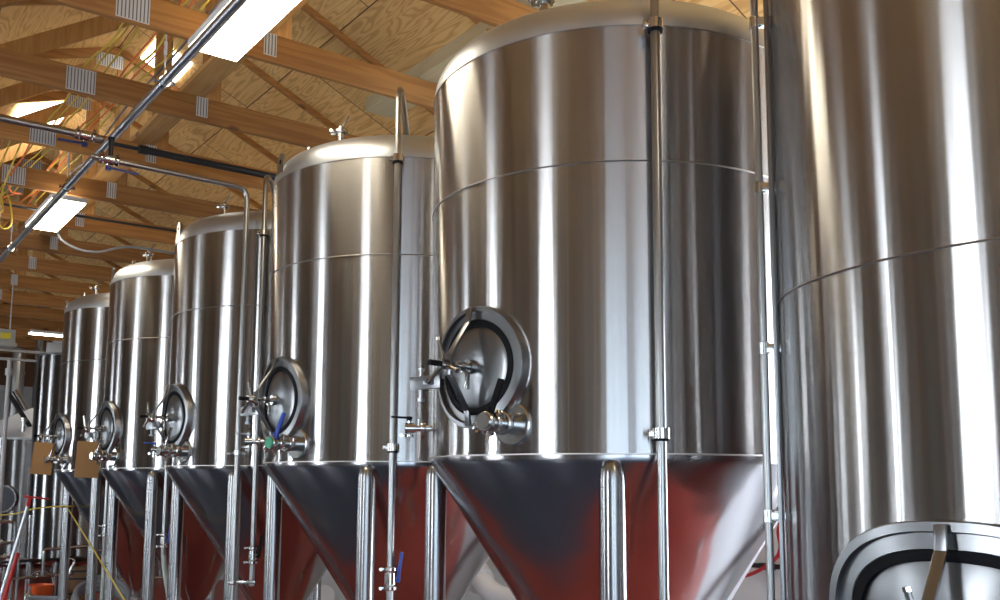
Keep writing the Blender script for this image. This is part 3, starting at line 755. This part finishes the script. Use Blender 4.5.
# orange bucket with wire handle, wooden barrel, hose coils
b = empty('bucket', (2.72, 14.0, 0), 'orange plastic bucket on the floor at lower left', 'bucket')
m = MB(); m.lathe([(.001, .02), (.13, .02), (.13, 0), (.135, 0), (.168, .27), (.176, .272), (.176, .290), (.162, .290), (.158, .272), (.128, .03), (.001, .03)], 40); m.build('body', M['orange'], b)
m = MB(); m.tube([(.165*math.cos(t), .02, .28+.19*math.sin(t)) for t in [i*PI/14 for i in range(15)]], .005, 8); m.build('wire_handle', M['galv'], b)
b = empty('wooden_barrel', (3.22, 14.0, 0), 'small brown wooden barrel standing between the far tank legs', 'barrel')
m = MB(); m.lathe([(.001, .03), (.11, .03), (.115, 0), (.13, 0), (.15, .14), (.155, .25), (.15, .36), (.13, .50), (.115, .50), (.11, .47), (.001, .47)], 32); m.build('staves', M['barrelwood'], b)
for z in (.05, .15, .35, .45):
    m = MB(); r = .138 if z in (.05, .45) else .154; m.lathe([(r-.01, z-.014), (r+.002, z-.014), (r+.002, z+.014), (r-.01, z+.014)], 32); m.build('hoop', M['dark_steel'], b)
def coil(x, y, r, lab, z0=.03, n=3.3, hr=.03, mat='greyhose', tall=0):
    pts = []
    for i in range(int(n*28)):
        t = i/28*2*PI; rr = r*(1+.05*math.sin(t*.7)); pts.append((rr*math.cos(t), rr*math.sin(t), z0+i/28*hr*1.7+tall*.5*(1+math.sin(t))))
    m = MB(); m.tube(pts, hr, 10); o = m.build('hose_coil', M[mat]); o.location = (x, y, 0)
    return tag(o, lab, 'hose', 'grey hoses coiled on the floor')
coil(2.45, 12.95, .36, 'grey hose coil on the floor in front of the orange bucket')
coil(3.0, 11.95, .30, 'grey hose coil raised between the farthest tank legs', tall=.32)
m = MB(); m.tube(spline([(2.45, 8.3, 1.06), (2.60, 8.39, 1.04), (2.61, 8.36, .9), (2.64, 8.22, .55), (2.68, 8.1, .2), (2.5, 8.0, .04), (1.9, 8.2, .03)][1:], 8), .022, 12)
tag(m.build('clear_hose', M['clearhose']), 'milky hose hanging from the fourth fermenter valve pipe', 'hose')
m = MB(); m.tube(spline([(2.614, 10.42, .92), (2.62, 10.4, .7), (2.60, 10.38, .3), (2.5, 10.3, .04), (2.2, 10.2, .03)], 8), .024, 12)
tag(m.build('clear_hose', M['clearhose']), 'milky hose hanging from the farthest fermenter valve pipe', 'hose')

# stainless pipe manifold low at the left
e = empty('pipe_manifold', (2.3, 13.6, 0), 'low stainless pipe rack with elbows at the lower left corner', 'pipe rack')
def mf(pts, r=.022, clamps=(), name='pipe', mat='fitting'):
    m = MB(); P_ = fillet([(a-2.3, b-13.6, c) for a, b, c in pts], .06); m.tube(P_, r, 12)
    for c in clamps: clamp_ring(m, (c[0]-2.3, c[1]-13.6, c[2]), c[3], r+.014)
    return m.build(name, M[mat], e)
mf([(2.0, 13.6, 1.15), (2.30, 13.6, 1.15), (2.30, 13.6, .05)], clamps=[(2.30, 13.6, .9, (0, 0, 1)), (2.1, 13.6, 1.15, (1, 0, 0))])
mf([(1.9, 13.6, .88), (2.30, 13.6, .88)], clamps=[(2.15, 13.6, .88, (1, 0, 0))]); mf([(1.9, 13.6, .70), (2.30, 13.6, .70)], clamps=[(2.2, 13.6, .70, (1, 0, 0))])
mf([(2.30, 13.6, .42), (3.05, 13.6, .45)], clamps=[(2.6, 13.6, .43, (1, 0, 0))]); mf([(2.66, 13.6, .44), (2.66, 13.6, .78), (3.3, 13.7, .80)], clamps=[(2.66, 13.6, .6, (0, 0, 1))])
mf([(2.9, 13.6, .10), (3.0, 13.6, .50), (3.06, 13.6, .62), (2.95, 13.6, .66)], .018)
mf([(2.2, 13.8, .62), (3.2, 13.8, .64)], .016, name='dark_pipe', mat='dark_steel'); mf([(2.4, 13.8, .05), (2.4, 13.8, .95)], .02); mf([(2.52, 13.85, .05), (2.52, 13.85, 1.22)], .016)
mf([(3.3, 13.8, .72), (3.7, 13.9, .72), (3.7, 13.9, .30), (4.3, 13.9, .30)], .022, clamps=[(3.5, 13.85, .72, (1, 0, 0))])
m = MB(); m.lathe([(.001, 0), (.12, 0), (.12, .03), (.07, .07), (.05, .2), (.02, .24), (.02, .32), (.001, .32)], 24); o = m.build('pump_body', M['fitting'], e); o.location = (.22, 0, 0)

# ------------------------------------------------------------------ vessels behind the row
def vessel(x, y, r, z0, z1, roof, lab, name='brew_vessel', legs=True, door=None, mat='vshell'):
    e = empty(name, (x, y, 0), lab, 'tank')
    m = MB(); m.lathe([(r, z0+(z1-z0)*i/6) for i in range(7)], 96); m.build('shell', M[mat], e)
    m = MB(); m.lathe([(r, z1), (r+.02, z1), (r+.02, z1+.03), (r, z1+.03)], 96); m.build('rim_band', M['plate'], e)
    m = MB(); m.lathe([(r, z1+.025), (r*.6, z1+.025+roof*.42), (r*.15, z1+.02+roof*.9), (.001, z1+.02+roof)], 96); m.build('conical_roof', M['vesselroof'], e, angle=60)
    m = MB(); m.lathe([(r, z0), (r*.9, z0-.05), (.05, z0-.18), (.001, z0-.18)], 64); m.build('dished_bottom', M['cone'], e)
    for a in (-150, -80, 30, 100):
        m = MB(); m.tube([az(a, r*.85), az(a, r*.85, z0-.02)], .04, 16); m.build('leg', M['leg'], e)
    if door:
        N = az(door[0]); T = Vector((N.y, -N.x, 0)); O = N*r+Vector((0, 0, door[1])); Z = Vector((0, 0, 1))
        f = lambda th, o, h: O+T*(.22+o)*math.cos(th)+Z*(.22+o)*math.sin(th)+N*h
        m = MB(); m.sweep_ring([(0, -.06), (0, .10), (-.025, .10), (-.025, -.06)], f, 48); d = m.build('manway_frame', M['fitting'], e)
        m = MB(); m.tube([O+N*.04, O+N*.07], .19, 40); m.build('door', M['dark_steel'], d)
    return e
vessel(3.35, 18.2, 1.28, .33, 2.34, .62, 'wide low steel vessel with pale conical roof at the left edge', door=(-150, 1.38))
f = vessel(3.16, 14.5, .56, .62, 3.42, .12, 'narrow tall steel tank just left of the farthest conical fermenter', name='bright_tank')
m = MB(); m.bar((-.50, -.30, 3.52), (-.22, -.30, 3.52), .12, .14); m.bar((-.44, -.36, 3.60), (-.30, -.36, 3.60), .10, .03); m.build('top_bracket', M['galv'], f)
vessel(4.55, 16.6, .62, .45, 2.9, .2, 'plain steel tank glimpsed between the farthest tank legs', name='bright_tank')
def stack(x, y, r, z0, z1, lab):
    m = MB(); m.tube([(x, y, z0), (x, y, z1)], r, 24)
    for z in (z0+.5, z1-.5): m.tube([(x, y, z), (x, y, z+.05)], r+.015, 24)
    tag(m.build('vent_stack', M['pipe']), lab, 'duct')
stack(3.24, 19.9, .12, 0, 4.2, 'steel vent stack rising behind the wide low vessel')
stack(3.72, 20.4, .11, 0, 5.3, 'taller steel vent stack right behind the narrow tank')
m = MB(); m.tube([(3.30, 18.6, 2.75), (3.72, 18.7, 3.45)], .13, 20); m.tube([(3.26, 18.6, 2.68), (3.31, 18.6, 2.77)], .15, 20)
tag(m.build('elbow_duct', M['plate']), 'short slanting steel duct above the wide vessel roof', 'duct')
e = empty('agitator', (3.1, 17.4, 2.55), 'dark slanting lever assembly on the wide vessel roof', 'lever')
m = MB(); m.bar((-.42, 0, .62), (-.02, 0, .02), .05, .07); m.build('arm', M['dark_steel'], e); m = MB(); m.tube([(-.30, 0, .62), (-.1, 0, .30)], .04, 10); m.build('motor', M['fitting'], e)
m = MB(); m.tube([(-.15, -.15, -.2), (-.15, -.15, .12)], .03, 12); m.tube([(-.15, -.15, .10), (-.15, -.15, .16)], .05, 12); m.build('post', M['fitting'], e)
for z, y, lab in ((3.60, 15.6, 'upper'), (3.42, 15.2, 'lower')):
    m = MB(); m.tube([(-2.9, y, z), (0, y, z+.01), (3.4, y, z+.02)], .02, 12)
    tag(m.build('white_pipe', M['frame']), '%s of two thin white pipes crossing below the farthest lamp' % lab, 'pipe')
m = MB(); m.tube([(2.36, 15.2, 3.42), (2.36, 15.2, 0)], .03, 14); m.tube([(2.36, 15.2, 3.30), (2.36, 15.2, 3.20)], .05, 14)
tag(m.build('standpipe', M['frame']), 'pale vertical standpipe near the left edge under the white pipes', 'pipe')
e = empty('unit_heater', (2.02, 13.8, 3.46), 'small grey box with a yellow sticker at the left edge', 'heater')
m = MB(); m.box(-.16, .16, -.10, .10, 0, .20, bev=.012); m.box(-.18, .18, -.12, .12, -.03, .02, bev=.008); m.build('case', M['greybox'], e)
m = MB(); m.box(-.02, .10, -.103, -.10, .07, .15); m.build('sticker', M['sticker'], e, smooth=False)
m = MB(); m.tube([(-.1, 0, .2), (-.1, 0, CB-3.46+.02)], .008, 8); m.tube([(.1, 0, .2), (.1, 0, CB-3.46+.02)], .008, 8); m.build('hanger_rod', M['galv'], e)

# ------------------------------------------------------------------ white insulated pipes and wall items behind the tanks
m = MB(); m.tube([(5.4, 7.05, 1.66), (5.4, 7.62, .98), (5.4, 8.6, -.0)], .115, 28); 
w1 = tag(m.build('insulated_pipe', M['white']), 'thick white insulated pipe slanting down between second and biggest fermenter', 'pipe', 'white insulated pipes')
m = MB(); m.tube([(5.36, 7.74, .92), (5.30, 7.42, .74)], .135, 28); m.build('collar', M['white'], w1)
m = MB(); m.tube(fillet([(5.32, 7.5, .78), (5.25, 7.2, .66), (5.25, 6.4, .55), (5.25, 5.6, .5)], .2), .10, 24); m.build('branch', M['white'], w1)
m = MB(); m.tube([(5.65, 7.5, 1.72), (5.65, 8.9, .18)], .085, 24)
tag(m.build('insulated_pipe', M['white']), 'thinner white insulated pipe just left of the thick slanting one', 'pipe', 'white insulated pipes')
m = MB(); m.tube([(5.4, 3.75, 2.0), (5.4, 4.25, 1.36), (5.4, 5.2, .08)], .09, 24)
tag(m.build('insulated_pipe', M['white']), 'white insulated pipe slanting beside the right tank edge', 'pipe', 'white insulated pipes')
m = MB(); m.tube([(5.3, 10.75, .28), (5.3, 11.7, .26)], .12, 24); m.tube([(5.3, 10.72, .28), (5.3, 10.78, .28)], .135, 24)
tag(m.build('insulated_pipe', M['white']), 'short white horizontal pipe low behind the second fermenter', 'pipe', 'white insulated pipes')
m = MB(); m.tube(spline([(5.85, 4.36, 1.75), (5.87, 4.40, 1.45), (5.85, 4.415, 1.325), (5.85, 4.40, 1.209), (5.85, 4.479, 1.104), (5.85, 4.72, .985), (5.86, 5.0, .96), (5.88, 5.3, 1.1)], 8), .014, 10)
tag(m.build('red_hose', M['redhose']), 'red hose hanging in a curve on the white wall at right', 'hose')
m = MB(); m.bar((5.93, 4.72, 1.06), (5.93, 4.40, 1.065), .03, .035); m.bar((5.92, 4.64, 1.06), (5.92, 4.52, 1.06), .05, .05)
tag(m.build('wall_bracket', M['dark_steel']), 'dark bracket on the white wall behind the red hose', 'bracket')

# ------------------------------------------------------------------ camera, world
f_px = 938.4; pitch = math.radians(6.788); yaw = math.radians(36.602); roll = math.radians(.279)
cd = bpy.data.cameras.new('camera'); cam = bpy.data.objects.new('camera', cd); COL.objects.link(cam); sc.camera = cam
cd.sensor_width = 36; cd.lens = f_px*36/1000; cd.shift_y = .0708
cam.location = (0, 0, EYE)
fwd = Vector((math.sin(yaw)*math.cos(pitch), math.cos(yaw)*math.cos(pitch), math.sin(pitch)))
right = Vector((math.cos(yaw), -math.sin(yaw), 0)); up = right.cross(fwd)
r2 = right*math.cos(roll)+up*math.sin(roll); u2 = -right*math.sin(roll)+up*math.cos(roll)
cam.matrix_world = Matrix.Translation((0, 0, EYE)) @ Matrix((r2, u2, -fwd)).transposed().to_4x4()
cd.clip_end = 200; cd.clip_start = .02
w = bpy.data.worlds.new('world'); sc.world = w; w.use_nodes = True
w.node_tree.nodes['Background'].inputs[0].default_value = (.75, .85, 1, 1); w.node_tree.nodes['Background'].inputs[1].default_value = 1.
sc.view_settings.view_transform = 'Standard'; sc.view_settings.look = 'None'; sc.view_settings.gamma = 1; sc.view_settings.use_curve_mapping = False
sc.view_settings.exposure = 0.0
sc.cycles.use_denoising = True; sc.cycles.max_bounces = 8; sc.cycles.diffuse_bounces = 5; sc.cycles.glossy_bounces = 5; sc.cycles.sample_clamp_indirect = 6
